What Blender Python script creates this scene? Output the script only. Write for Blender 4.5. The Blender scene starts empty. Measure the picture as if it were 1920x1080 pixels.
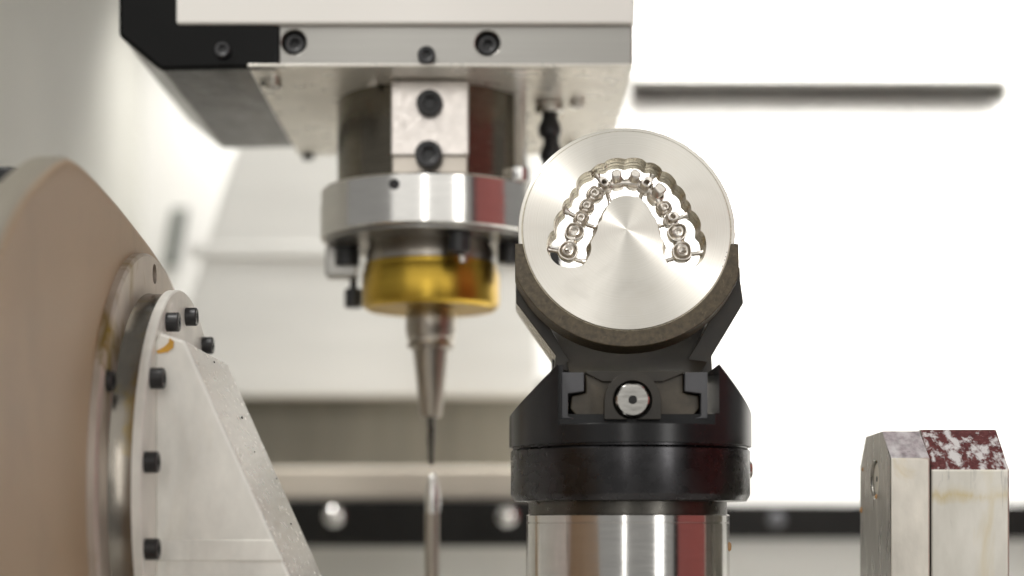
import bpy, bmesh, math, random
from mathutils import Vector, Matrix
from mathutils.geometry import tessellate_polygon

random.seed(4)
SC = bpy.context.scene
COL = SC.collection
PI = math.pi
F = 3264.0          # focal length in photo pixels (1920 wide)
HOR = 984.0         # eye level in the photo
EYE = 0.20          # eye height above the machine bed, metres

# ------------------------------------------------------------------ camera
cam = bpy.data.cameras.new('camera')
cam.sensor_width = 36.0
cam.lens = F / 1920 * 36
cam.shift_y = (HOR - 540) / 1920
cam.clip_start = 0.02
cam.clip_end = 20
cam.dof.use_dof = True
cam.dof.focus_distance = 0.79
cam.dof.aperture_fstop = 3.7
cam_o = bpy.data.objects.new('camera', cam)
COL.objects.link(cam_o)
cam_o.location = (0, 0, EYE)
cam_o.rotation_euler = (PI / 2, 0, 0)
SC.camera = cam_o

# ------------------------------------------------------------------ world, lamps, exposure
wd = bpy.data.worlds.new('World')
SC.world = wd
wd.use_nodes = True
bg = wd.node_tree.nodes['Background']
bg.inputs[0].default_value = (1.0, 0.985, 0.94, 1)
bg.inputs[1].default_value = 0.25

def area(name, loc, target, sx, sy, power, col=(1, 0.985, 0.95)):
    l = bpy.data.lights.new(name, 'AREA')
    l.shape = 'RECTANGLE'
    l.size, l.size_y, l.energy, l.color = sx, sy, power, col
    o = bpy.data.objects.new(name, l)
    COL.objects.link(o)
    o.location = loc
    o.rotation_euler = (Vector(target) - Vector(loc)).to_track_quat('-Z', 'Y').to_euler()
    return o

area('work_lamp', (-0.42, 0.42, 1.10), (0.03, 0.80, 0.30), 0.16, 0.16, 4.5)
w = area('wall_lamp', (0.44, 1.34, 1.02), (0.42, 1.56, 0.40), 0.8, 0.22, 11.0)
w.data.spread = math.radians(90)
w = area('corner_fill', (-0.24, 1.80, 0.86), (-0.33, 1.90, 0.30), 0.08, 0.08, 0.7)  # unseen lamp added behind the panel to brighten the corner
w.data.spread = math.radians(90)
area('front_fill', (-0.2, -1.5, 1.55), (0.05, 0.8, 0.30), 3.6, 2.0, 15.0, (1, 0.98, 0.935))  # large soft fill added behind the camera to brighten front faces
area('streak_strip', (-0.16, -0.9, 0.55), (0.05, 0.8, 0.25), 0.07, 0.9, 1.3, (1, 0.98, 0.95))  # narrow strip added for the bright line on the steel post
area('right_fill_strip', (0.90, -0.60, 0.50), (0.05, 0.8, 0.30), 0.24, 0.9, 3.0, (1, 0.985, 0.96))  # added strip that brightens the post's right half and the disc rays

SC.view_settings.view_transform = 'Standard'
SC.view_settings.look = 'None'
SC.view_settings.exposure = 0.10
SC.view_settings.gamma = 1.0
SC.cycles.max_bounces = 8
SC.cycles.use_denoising = True
SC.cycles.sample_clamp_indirect = 4.0

# ------------------------------------------------------------------ materials
class NT:
    def __init__(self, name):
        self.m = bpy.data.materials.new(name)
        self.m.use_nodes = True
        self.t = self.m.node_tree
        self.b = self.t.nodes['Principled BSDF']
        self.tc = None
    def n(self, kind, **kw):
        x = self.t.nodes.new(kind)
        for k, v in kw.items():
            setattr(x, k, v)
        return x
    def link(self, a, b):
        self.t.links.new(a, b)
    def coord(self, scale=(1, 1, 1)):
        if self.tc is None:
            self.tc = self.n('ShaderNodeTexCoord')
        mp = self.n('ShaderNodeMapping')
        mp.inputs['Scale'].default_value = scale
        self.link(self.tc.outputs['Object'], mp.inputs['Vector'])
        return mp.outputs[0]
    def noise(self, sc, detail=4, rough=0.55, scale=(1, 1, 1), dist=0.0):
        x = self.n('ShaderNodeTexNoise')
        x.inputs['Scale'].default_value = sc
        x.inputs['Detail'].default_value = detail
        x.inputs['Roughness'].default_value = rough
        x.inputs['Distortion'].default_value = dist
        self.link(self.coord(scale), x.inputs['Vector'])
        return x.outputs['Fac']
    def ramp(self, fac, stops):
        r = self.n('ShaderNodeValToRGB')
        el = r.color_ramp.elements
        while len(el) < len(stops):
            el.new(0.5)
        for e, (p, c) in zip(el, stops):
            e.position = p
            e.color = (c[0], c[1], c[2], 1) if not isinstance(c, (int, float)) else (c, c, c, 1)
        self.link(fac, r.inputs[0])
        return r.outputs[0]
    def mix(self, fac, a, b, mode='MIX'):
        x = self.n('ShaderNodeMix', data_type='RGBA', blend_type=mode)
        for sock, v in ((x.inputs[0], fac), (x.inputs[6], a), (x.inputs[7], b)):
            if isinstance(v, (tuple, list)):
                sock.default_value = (v[0], v[1], v[2], 1)
            elif isinstance(v, (int, float)):
                sock.default_value = v
            else:
                self.link(v, sock)
        return x.outputs[2]
    def bump(self, fac, strength, dist=0.001):
        x = self.n('ShaderNodeBump')
        x.inputs['Strength'].default_value = strength
        x.inputs['Distance'].default_value = dist
        self.link(fac, x.inputs['Height'])
        self.link(x.outputs[0], self.b.inputs['Normal'])
    def set(self, **kw):
        for k, v in kw.items():
            s = self.b.inputs[k.replace('_', ' ')]
            if isinstance(v, (tuple, list)):
                s.default_value = (v[0], v[1], v[2], 1)
            elif isinstance(v, (int, float)):
                s.default_value = v
            else:
                self.link(v, s)
        return self

def sh(c, k):
    return tuple(min(1, x * k) for x in c)

def metal(name, col, rough, var=0.10, nscale=60, stretch=(1, 1, 1), aniso=0.0, axis='Z', bump=0.0, rvar=0.06, metallic=1.0):
    m = NT(name)
    f = m.noise(nscale, 5, 0.6, stretch)
    m.set(Base_Color=m.ramp(f, [(0.3, sh(col, 1 - var)), (0.7, sh(col, 1 + var))]), Metallic=metallic)
    f2 = m.noise(nscale * 2.3, 4, 0.6, stretch)
    m.set(Roughness=m.ramp(f2, [(0.3, max(0.03, rough - rvar)), (0.7, rough + rvar)]))
    if aniso:
        tg = m.n('ShaderNodeTangent', direction_type='RADIAL', axis=axis)
        m.link(tg.outputs[0], m.b.inputs['Tangent'])
        m.set(Anisotropic=aniso)
        m.b.inputs['Anisotropic Rotation'].default_value = 0.25
    if bump:
        m.bump(f2, bump, 0.0005)
    return m.m

def paint(name, col, rough=0.4, var=0.06, nscale=12, bump=0.05, spec=0.5, stain=None, stain_lo=0.62, stain_hi=0.72, stain_scale=18):
    m = NT(name)
    f = m.noise(nscale, 5, 0.6)
    c = m.ramp(f, [(0.3, sh(col, 1 - var)), (0.7, sh(col, 1 + var))])
    if stain:
        s = m.noise(stain_scale, 6, 0.65, (1, 1, 0.5), 0.6)
        c = m.mix(m.ramp(s, [(stain_lo, 0.0), (stain_hi, 1.0)]), c, stain)
    m.set(Base_Color=c, Roughness=rough)
    m.b.inputs['Specular IOR Level'].default_value = spec
    if bump:
        m.bump(m.noise(nscale * 30, 3), bump, 0.0003)
    return m.m

M = {}
# turned cobalt-chrome blank: circular tool marks give the radial bow-tie sheen
m = NT('turned_alloy')
sep = m.n('ShaderNodeSeparateXYZ'); m.link(m.coord(), sep.inputs[0])
cx = m.n('ShaderNodeCombineXYZ'); m.link(sep.outputs[0], cx.inputs[0]); m.link(sep.outputs[1], cx.inputs[1])
ln = m.n('ShaderNodeVectorMath', operation='LENGTH'); m.link(cx.outputs[0], ln.inputs[0])
rn = m.n('ShaderNodeTexNoise', noise_dimensions='1D'); rn.inputs['Scale'].default_value = 2200; rn.inputs['Detail'].default_value = 3
m.link(ln.outputs['Value'], rn.inputs['W'])
cl = m.noise(90, 4, 0.6)
c = m.mix(m.ramp(rn.outputs['Fac'], [(0.3, 0.0), (0.7, 1.0)]), (0.79, 0.76, 0.695), (0.86, 0.83, 0.77))
c = m.mix(m.ramp(cl, [(0.5, 0.0), (0.75, 0.25)]), c, (0.76, 0.71, 0.62))
m.set(Base_Color=c, Metallic=1.0, Roughness=m.mix(m.ramp(m.noise(38, 5, 0.65, (1, 1, 1), 1.2), [(0.45, 0.0), (0.7, 0.5)]), m.ramp(rn.outputs['Fac'], [(0.3, 0.29), (0.7, 0.37)]), (0.46, 0.46, 0.46)), Anisotropic=0.92)
m.b.inputs['Anisotropic Rotation'].default_value = 0.25
tg = m.n('ShaderNodeTangent', direction_type='RADIAL', axis='Z'); m.link(tg.outputs[0], m.b.inputs['Tangent'])
m.bump(rn.outputs['Fac'], 0.02, 0.0002)
M['disc'] = m.m
M['pocket'] = metal('pocket_and_rim_shade_alloy', (0.52, 0.475, 0.385), 0.30, 0.15, 400, (1, 1, 4), bump=0.15)
M['bridge'] = metal('milled_bridge_alloy', (0.76, 0.715, 0.655), 0.33, 0.10, 500, bump=0.10)
M['mark'] = paint('engraved_black', (0.02, 0.02, 0.02), 0.6)
M['holder_face'] = paint('worn_bronze_black_steel', (0.082, 0.063, 0.036), 0.5, 0.4, 420, 0.4, 0.5, (0.17, 0.135, 0.085), 0.60, 0.74, 480)
M['holder'] = paint('black_oxide_steel', (0.026, 0.021, 0.014), 0.45, 0.3, 90, 0.15, 0.55)
M['holder_side'] = metal('polished_side_steel', (0.78, 0.75, 0.68), 0.25, 0.06)
M['foot'] = paint('brown_ground_steel', (0.075, 0.06, 0.04), 0.45, 0.3, 120, 0.2, 0.6)
M['clamp'] = metal('black_anodised_steel', (0.066, 0.065, 0.068), 0.28, 0.06, 60, aniso=0.4)
M['clamp_top'] = paint('black_coated_steel', (0.012, 0.012, 0.013), 0.24, 0.2, 60, 0.05, 0.4)
M['jaw'] = paint('dark_grey_jaw_steel', (0.075, 0.075, 0.082), 0.4, 0.12, 90, 0.08, 0.6)
M['steel'] = metal('ground_steel', (0.72, 0.70, 0.66), 0.20, 0.06, 60, (1, 1, 6))
M['post'] = metal('polished_post_steel', (0.74, 0.725, 0.70), 0.16, 0.05, 40, (1, 1, 8), aniso=0.5, rvar=0.03)
M['neck'] = metal('dark_neck_steel', (0.10, 0.095, 0.085), 0.3, 0.2, 90)
M['chrome'] = metal('chrome', (0.80, 0.79, 0.77), 0.10, 0.04, 40, rvar=0.03)
M['black'] = paint('black_screw_oxide', (0.018, 0.018, 0.020), 0.38, 0.2, 300, 0.1, 0.6)
M['socket'] = paint('hole_shade_black', (0.008, 0.008, 0.008), 0.6)
M['rubber'] = paint('black_hose_plastic', (0.016, 0.016, 0.018), 0.45, 0.1, 60)
M['white'] = paint('cream_white_paint', (0.80, 0.775, 0.73), 0.20, 0.02, 8, 0.02, 0.5)
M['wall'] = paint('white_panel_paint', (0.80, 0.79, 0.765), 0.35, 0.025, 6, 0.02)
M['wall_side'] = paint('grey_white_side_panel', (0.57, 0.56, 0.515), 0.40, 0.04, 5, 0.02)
M['panel'] = metal('brushed_back_panel', (0.68, 0.675, 0.645), 0.42, 0.04, 14, (0.4, 1, 3), metallic=0.2)
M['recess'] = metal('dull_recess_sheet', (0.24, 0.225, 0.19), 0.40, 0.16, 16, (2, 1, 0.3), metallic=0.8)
M['cream'] = paint('cream_ledge', (0.66, 0.60, 0.51), 0.45, 0.05, 14, 0.03)
M['blackrail'] = paint('black_rail', (0.008, 0.0075, 0.007), 0.4, 0.25, 30, 0.05, 0.2)
M['gloss_black'] = paint('matt_black_cover', (0.003, 0.003, 0.003), 0.25, 0.2, 40, 0.01, 0.15)
M['slot_shade'] = paint('slot_shade_grey', (0.16, 0.17, 0.155), 0.6)
M['band'] = metal('brushed_band', (0.33, 0.32, 0.30), 0.32, 0.05, 60, (0.1, 1, 6), rvar=0.04)
M['plate'] = metal('machined_plate', (0.78, 0.75, 0.68), 0.30, 0.08, 22, (1, 1, 1), bump=0.02, metallic=0.4)
M['slide'] = metal('wavy_slide_sheet', (0.055, 0.053, 0.049), 0.18, 0.5, 26, (2, 0.6, 1), bump=0.9, metallic=0.9)
M['spindle'] = metal('dark_spindle_steel', (0.20, 0.18, 0.145), 0.22, 0.10, 60, (1, 1, 6), aniso=0.4)
M['nickel'] = metal('scuffed_nickel_block', (0.72, 0.67, 0.63), 0.34, 0.12, 130, bump=0.2)
M['flange'] = metal('turned_aluminium', (0.80, 0.785, 0.76), 0.17, 0.04, 50, (1, 1, 8), aniso=0.5, rvar=0.03)
M['gold'] = metal('gold_collar', (0.55, 0.36, 0.055), 0.30, 0.10, 12, (0.3, 0.3, 12), rvar=0.02)
M['toolholder'] = metal('warm_tool_steel', (0.44, 0.40, 0.35), 0.30, 0.02, 40, (1, 1, 3), rvar=0.015)
M['tan'] = paint('tan_housing_paint', (0.41, 0.29, 0.178), 0.42, 0.07, 9, 0.35, 0.5, (0.27, 0.20, 0.13), 0.56, 0.82, 14)
M['taupe'] = paint('taupe_housing_edge', (0.25, 0.225, 0.18), 0.40, 0.06, 9, 0.10)
M['red'] = paint('red_door_paint', (0.36, 0.095, 0.09), 0.4)

def stained_metal(name, base, stain, lo, hi, sscale, rough, stretch=(1, 1, 0.35), metallic=0.85, bump=0.2):
    m = NT(name)
    f = m.noise(70, 5, 0.6, stretch)
    c = m.ramp(f, [(0.3, sh(base, 0.86)), (0.7, sh(base, 1.08))])
    s = m.noise(sscale, 6, 0.6, stretch, 0.8)
    k = m.ramp(s, [(lo, 0.0), (hi, 1.0)])
    c = m.mix(k, c, stain)
    s2 = m.noise(sscale * 0.6, 5, 0.6, (1, 1, 0.5), 0.4)
    c = m.mix(m.ramp(s2, [(0.55, 0.0), (0.75, 0.55)]), c, sh(base, 0.6))
    m.set(Base_Color=c, Roughness=m.ramp(f, [(0.3, rough - 0.06), (0.7, rough + 0.08)]), Metallic=metallic)
    m.bump(m.noise(260, 5, 0.6, stretch), bump, 0.0005)
    return m.m

M['rot_flange'] = stained_metal('stained_rotary_flange', (0.64, 0.58, 0.52), (0.30, 0.21, 0.05), 0.56, 0.70, 40, 0.48)
M['hub'] = stained_metal('stained_hub_steel', (0.28, 0.255, 0.22), (0.34, 0.24, 0.04), 0.58, 0.68, 30, 0.18, (1, 1, 0.6), 1.0, 0.05)
M['bracket'] = stained_metal('pale_bracket_aluminium', (0.85, 0.835, 0.78), (0.72, 0.68, 0.58), 0.62, 0.9, 26, 0.38, (1, 1, 0.5), 0.15, 0.15)
M['bracket_slope'] = metal('wet_bracket_slope', (0.83, 0.815, 0.775), 0.24, 0.035, 120, (1, 0.3, 1), bump=0.05, metallic=0.25)
M['stain'] = paint('orange_coolant_stain', (0.60, 0.32, 0.04), 0.35, 0.3, 90, 0.05)
M['drop'] = paint('amber_coolant_drop', (0.45, 0.25, 0.10), 0.12, 0.1, 90, 0.0, 0.7)
M['block_dark'] = stained_metal('scratched_dark_steel', (0.36, 0.345, 0.315), (0.60, 0.58, 0.54), 0.58, 0.72, 60, 0.30, (3, 3, 0.5), 0.9, 0.35)
M['block_pale'] = stained_metal('stained_pale_aluminium', (0.76, 0.72, 0.64), (0.55, 0.42, 0.16), 0.66, 0.86, 34, 0.36, (1, 1, 0.5), 0.6, 0.15)
def stained_front():
    m = NT('amber_stained_aluminium')
    f = m.noise(60, 5, 0.6, (1, 1, 0.4))
    c = m.ramp(f, [(0.3, (0.60, 0.575, 0.51)), (0.7, (0.74, 0.715, 0.65))])
    sp = m.n('ShaderNodeSeparateXYZ'); m.link(m.coord(), sp.inputs[0])
    wob = m.noise(90, 4, 0.6, (1, 1, 0.3))
    ad = m.n('ShaderNodeMath', operation='MULTIPLY_ADD'); m.link(wob, ad.inputs[0]); ad.inputs[1].default_value = 0.014; m.link(sp.outputs[2], ad.inputs[2])
    mr = m.n('ShaderNodeMapRange'); m.link(ad.outputs[0], mr.inputs[0])
    mr.inputs[1].default_value = 0.085; mr.inputs[2].default_value = 0.115
    band = m.ramp(mr.outputs[0], [(0.30, 0.0), (0.44, 0.5), (0.52, 0.1), (0.6, 0.0)])
    n2 = m.noise(70, 4, 0.6, (1, 1, 0.6), 0.5)
    k = m.mix(1.0, band, m.ramp(n2, [(0.42, 0.0), (0.6, 1.0)]), 'MULTIPLY')
    c = m.mix(k, c, (0.50, 0.36, 0.07))
    st = m.noise(110, 5, 0.6, (1.6, 1, 0.25), 0.8)
    c = m.mix(m.ramp(st, [(0.60, 0.0), (0.68, 0.6)]), c, (0.36, 0.35, 0.33))
    st2 = m.noise(40, 4, 0.6, (1.2, 1, 0.35), 0.5)
    c = m.mix(m.ramp(st2, [(0.56, 0.0), (0.72, 0.45)]), c, (0.58, 0.47, 0.24))
    m.set(Base_Color=c, Roughness=0.36, Metallic=0.75)
    return m.m
M['block_front'] = stained_front()
# top chamfers: red reflection with white glints painted into the colour / pale wet metal
def mottle(name, dark_col, pale_col, lo, hi, sc):
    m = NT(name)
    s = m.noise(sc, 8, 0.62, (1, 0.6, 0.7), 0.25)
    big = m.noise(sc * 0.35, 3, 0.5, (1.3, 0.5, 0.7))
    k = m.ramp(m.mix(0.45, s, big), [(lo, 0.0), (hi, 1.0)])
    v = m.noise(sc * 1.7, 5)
    cc = m.ramp(v, [(0.3, sh(dark_col, 0.6)), (0.62, sh(dark_col, 1.25)), (0.75, sh(pale_col, 0.45))])
    m.set(Base_Color=m.mix(k, cc, pale_col), Roughness=0.16, Metallic=0.1)
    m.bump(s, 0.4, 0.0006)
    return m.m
M['red_reflection_paint'] = mottle('painted_red_reflection', (0.14, 0.042, 0.042), (0.78, 0.76, 0.76), 0.49, 0.56, 250)
M['pale_wet'] = mottle('pale_wet_chamfer', (0.46, 0.41, 0.43), (0.74, 0.72, 0.73), 0.46, 0.60, 150)

# ------------------------------------------------------------------ mesh helpers (all shapes are given in world metres)
WM = {}

def P(px, py, Y):
    return Vector(((px - 960) * Y / F, Y, EYE + (HOR - py) * Y / F))

def thing(name, label, cat, loc, group=None, rot=None):
    o = bpy.data.objects.new(name, None)
    COL.objects.link(o)
    mw = Matrix.Translation(loc) @ (rot.to_4x4() if rot else Matrix.Identity(4))
    o.matrix_world = mw
    o.empty_display_size = 0.02
    o['label'] = label
    o['category'] = cat
    if group:
        o['group'] = group
    WM[o.name] = mw
    return o

def put(name, vf, mat, parent=None, smooth=False, bevel=0.0, label=None, seg=2, mats=None, fm=None, sharp=35):
    verts, faces = vf
    verts = [Vector(v) for v in verts]
    if parent is not None:
        inv = WM[parent.name].inverted()
        pm = WM[parent.name]
    else:
        inv = Matrix.Identity(4); pm = inv
    vl = [inv @ v for v in verts]
    lo = Vector([min(v[i] for v in vl) for i in range(3)])
    hi = Vector([max(v[i] for v in vl) for i in range(3)])
    c = (lo + hi) / 2
    me = bpy.data.meshes.new(name)
    me.from_pydata([v - c for v in vl], [], faces)
    bm = bmesh.new(); bm.from_mesh(me)
    bmesh.ops.remove_doubles(bm, verts=bm.verts, dist=1e-7)
    bmesh.ops.recalc_face_normals(bm, faces=bm.faces)
    bm.to_mesh(me); bm.free()
    o = bpy.data.objects.new(name, me)
    COL.objects.link(o)
    o.location = c
    if parent is not None:
        o.parent = parent
    WM[o.name] = pm @ Matrix.Translation(c)
    for x in (mats or [mat]):
        me.materials.append(M[x])
    if fm:
        for p in me.polygons:
            p.material_index = fm(p, me, WM[o.name])
    if smooth:
        me.polygons.foreach_set('use_smooth', [True] * len(me.polygons))
        try:
            me.set_sharp_from_angle(angle=math.radians(sharp))
        except Exception:
            pass
    if bevel:
        b = o.modifiers.new('bevel', 'BEVEL')
        b.width = bevel; b.segments = seg; b.limit_method = 'ANGLE'; b.angle_limit = math.radians(30)
        b.harden_normals = False
    if label:
        o['label'] = label
    return o

def struct(name, vf, mat, **kw):
    o = put(name, vf, mat, None, **kw)
    o['kind'] = 'structure'
    return o

def basis(d):
    d = Vector(d).normalized()
    u = Vector((0, 0, 1)) if abs(d.z) < 0.9 else Vector((1, 0, 0))
    x = u.cross(d).normalized()
    return x, d.cross(x).normalized(), d

def box(x0, x1, y0, y1, z0, z1):
    v = [(x, y, z) for x in (x0, x1) for y in (y0, y1) for z in (z0, z1)]
    f = [(0, 1, 3, 2), (4, 6, 7, 5), (0, 4, 5, 1), (2, 3, 7, 6), (0, 2, 6, 4), (1, 5, 7, 3)]
    return v, f

def prism(pts, d):
    d = Vector(d); n = len(pts)
    v = [Vector(p) for p in pts] + [Vector(p) + d for p in pts]
    f = [tuple(range(n)), tuple(range(2 * n - 1, n - 1, -1))]
    f += [(i, (i + 1) % n, n + (i + 1) % n, n + i) for i in range(n)]
    return v, f

def loft(rings, cap=True):
    n = len(rings[0]); v = []; f = []
    for r in rings:
        v += [Vector(p) for p in r]
    for k in range(len(rings) - 1):
        for i in range(n):
            j = (i + 1) % n
            f.append((k * n + i, k * n + j, (k + 1) * n + j, (k + 1) * n + i))
    if cap:
        f.append(tuple(range(n)))
        f.append(tuple(range((len(rings) - 1) * n, len(rings) * n)))
    return v, f

def ring(c, d, r, n=48, squash=1.0, ph=0.0):
    x, y, _ = basis(d); c = Vector(c)
    return [c + x * (r * math.cos(2 * PI * i / n + ph)) + y * (r * squash * math.sin(2 * PI * i / n + ph)) for i in range(n)]

def lathe(o, d, prof, n=64):
    """prof: (radius, distance along d) from o"""
    o = Vector(o); d = Vector(d).normalized()
    return loft([ring(o + d * h, d, max(r, 1e-5), n) for r, h in prof])

def cyl(a, b, r, n=32, ch=0.0):
    a = Vector(a); b = Vector(b); L = (b - a).length
    if ch:
        return lathe(a, b - a, [(r - ch, 0), (r, ch), (r, L - ch), (r - ch, L)], n)
    return lathe(a, b - a, [(r, 0), (r, L)], n)

def merge(*parts):
    v = []; f = []
    for pv, pf in parts:
        k = len(v)
        v += list(pv)
        f += [tuple(i + k for i in q) for q in pf]
    return v, f

def tube(pts, rad, n=10):
    pts = [Vector(p) for p in pts]; rings = []
    for i, p in enumerate(pts):
        d = pts[min(i + 1, len(pts) - 1)] - pts[max(i - 1, 0)]
        r = rad[i] if isinstance(rad, (list, tuple)) else rad
        rings.append(ring(p, d, r, n))
    return loft(rings)

def hexpt(R, a):
    k = (a % (PI / 3)) - PI / 6
    return R * math.cos(PI / 6) / math.cos(k)

def screw_head(base, d, r, h, sock=0.52, n=36):
    """socket head cap screw: chamfered cylinder with a real hexagon recess"""
    x, y, d = basis(d); base = Vector(base)
    def rg(fr, hh):
        return [base + d * hh + x * (fr(2 * PI * i / n) * math.cos(2 * PI * i / n)) + y * (fr(2 * PI * i / n) * math.sin(2 * PI * i / n)) for i in range(n)]
    R = lambda q: (lambda a: q)
    H = lambda a: hexpt(r * sock, a)
    return loft([rg(R(r), 0), rg(R(r), h - r * 0.12), rg(R(r * 0.88), h), rg(R(r * sock * 1.22), h), rg(H, h - r * 0.08), rg(H, h * 0.35), rg(R(1e-5), h * 0.33)])

def add_screw(parent, base, d, r, h, name='screw', mat='black', label=None):
    return put(name, screw_head(base, d, r, h), mat, parent, smooth=True, label=label)

def cut(o, cutters):
    """boolean difference, baked"""
    tmp = []
    for vf in cutters:
        me = bpy.data.meshes.new('cutter'); me.from_pydata([Vector(v) for v in vf[0]], [], vf[1])
        bm = bmesh.new(); bm.from_mesh(me); bmesh.ops.recalc_face_normals(bm, faces=bm.faces); bm.to_mesh(me); bm.free()
        c = bpy.data.objects.new('cutter', me); COL.objects.link(c); tmp.append(c)
        c.matrix_world = WM_inv_parent(o)
        md = o.modifiers.new('cut', 'BOOLEAN'); md.operation = 'DIFFERENCE'; md.object = c; md.solver = 'EXACT'
    return bake(o, tmp)

def WM_inv_parent(o):
    return Matrix.Identity(4)

def bake(o, tmp):
    bpy.context.view_layer.update()
    dg = bpy.context.evaluated_depsgraph_get()
    nm = bpy.data.meshes.new_from_object(o.evaluated_get(dg))
    old = o.data
    for md in list(o.modifiers):
        if md.type == 'BOOLEAN':
            o.modifiers.remove(md)
    o.data = nm
    bpy.data.meshes.remove(old)
    for c in tmp:
        me = c.data
        bpy.data.objects.remove(c); bpy.data.meshes.remove(me)
    nm.polygons.foreach_set('use_smooth', [True] * len(nm.polygons))
    try:
        nm.set_sharp_from_angle(angle=math.radians(30))
    except Exception:
        pass
    return o

def add_bevel(o, w, seg=2):
    b = o.modifiers.new('bevel', 'BEVEL')
    b.width = w; b.segments = seg; b.limit_method = 'ANGLE'; b.angle_limit = math.radians(30)

# ================================================================== the enclosure (setting)
struct('machine_bed', box(-0.9, 1.1, 0.25, 2.1, -0.04, 0.0), 'panel')
# back wall with a milled-through slot
Yw = 1.56
a = P(960, 935, Yw)
wall = struct('back_wall', box(0.02, 1.2, Yw, Yw + 0.12, 0.215, 1.1), 'wall')
k0, k1 = P(1185, 192, Yw), P(1890, 140, Yw)
cut(wall, [box(k0.x, k1.x, Yw - 0.01, Yw + 0.05, k0.z, k1.z)])
q0, q1 = P(1185, 150, Yw - 0.017), P(1890, -330, Yw - 0.017)
struct('wall_ledge', box(q0.x, q1.x, Yw - 0.017, Yw + 0.001, q0.z, q1.z), 'wall', bevel=0.001)
struct('corner_wall', box(-0.66, 0.10, 1.90, 1.94, 0.0, 1.3), 'wall')
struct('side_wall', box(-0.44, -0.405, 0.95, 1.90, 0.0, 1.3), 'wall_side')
# central panel with a slanted left edge, an overhanging lower lip and one pressed seam
Yp = 1.45
pl = [P(462, 220, Yp), P(332, 640, Yp), P(300, 742, Yp), P(1008, 742, Yp), P(1008, 220, Yp), P(1008, -250, Yp), P(600, -250, Yp)]
pan = struct('back_panel', prism(pl, (0, 0.03, 0)), 'panel', bevel=0.002)
s0, s1 = P(330, 486, Yp), P(1000, 458, Yp)
struct('panel_seam', box(s0.x + 0.012, s1.x, Yp - 0.004, Yp + 0.001, s0.z, s1.z), 'panel', bevel=0.002)
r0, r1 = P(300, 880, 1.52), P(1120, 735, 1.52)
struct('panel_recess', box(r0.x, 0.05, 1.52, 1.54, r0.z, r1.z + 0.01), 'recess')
# slot in the lit corner, its shaded inside drawn as a flat grey strip
g = [P(305, 500, 1.895), P(333, 500, 1.895), P(352, 390, 1.895), P(322, 390, 1.895)]
o = put('slot_shade_strip', prism(g, (0, 0.004, 0)), 'slot_shade', bevel=0.001)
o['label'] = 'slanted grey strip drawn for a shaded slot in the bright corner above the tan rotary housing'; o['category'] = 'slot'
# lower ledges
e0, e1 = P(420, 937, 1.36), P(1120, 876, 1.36)
struct('ledge', box(e0.x, e1.x, 1.36, 1.56, e0.z, e1.z), 'cream', bevel=0.003)
struct('lower_wall', box(-0.55, 1.2, 1.47, 1.50, 0.0, P(0, 1000, 1.47).z), 'panel')

def rail(name, label, px0, px1, py0, py1, Y, bolts, br, depth=0.05, bm='chrome'):
    a, b = P(px0, py1, Y), P(px1, py0, Y)
    t = thing(name, label, 'rail', ((a.x + b.x) / 2, Y, a.z))
    put('bar', box(a.x, b.x, Y, Y + depth, a.z, b.z), 'blackrail', t, bevel=0.002)
    for bx, by in bolts:
        c = P(bx, by, Y)
        put('bolt', lathe(c, (0, -1, 0), [(br, 0), (br, 0.003), (br * 0.9, 0.005), (br * 0.55, 0.0065), (0, 0.007)], 24), bm, t, smooth=True)
rail('guide_rail', 'black guide rail with two round silver bolts behind the tool setter', 400, 1120, 937, 1025, 1.33, [(627, 968), (951, 968)], 0.0085)
rail('guide_rail', 'plain black rail at eye level between the clamp and the two metal blocks', 1290, 2300, 946, 1011, 1.44, [(1455, 975)], 0.007, bm='jaw')
# the machine's own red door, seen only as a reflection
struct('door_panel', box(0.62, 0.65, 0.36, 0.86, 0.0, 0.95), 'red', bevel=0.004)
struct('door_frame', box(0.615, 0.655, 0.27, 0.35, 0.0, 1.2), 'gloss_black', bevel=0.004)

# ================================================================== milled dental disc
TILT = math.radians(10)
DC = P(1175, 430, 0.79)
RM = Matrix(((1, 0, 0), (0, math.sin(TILT), -math.cos(TILT)), (0, math.cos(TILT), math.sin(TILT))))
DM = Matrix.Translation(DC) @ RM.to_4x4()
def D(u, v, w):
    """disc frame in mm: u right, v up, w towards the viewer"""
    return DM @ Vector((u / 1000, v / 1000, w / 1000))
SX = 4.32 * 4.13
def Z2(x, y):
    return ((x - 757) / SX, -(y - 690) / SX / 0.963)

disc = thing('milled_disc', 'round silver alloy disc with a horseshoe of milled tooth copings, held in dark bracket', 'milled disc', DC, rot=RM)

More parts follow.
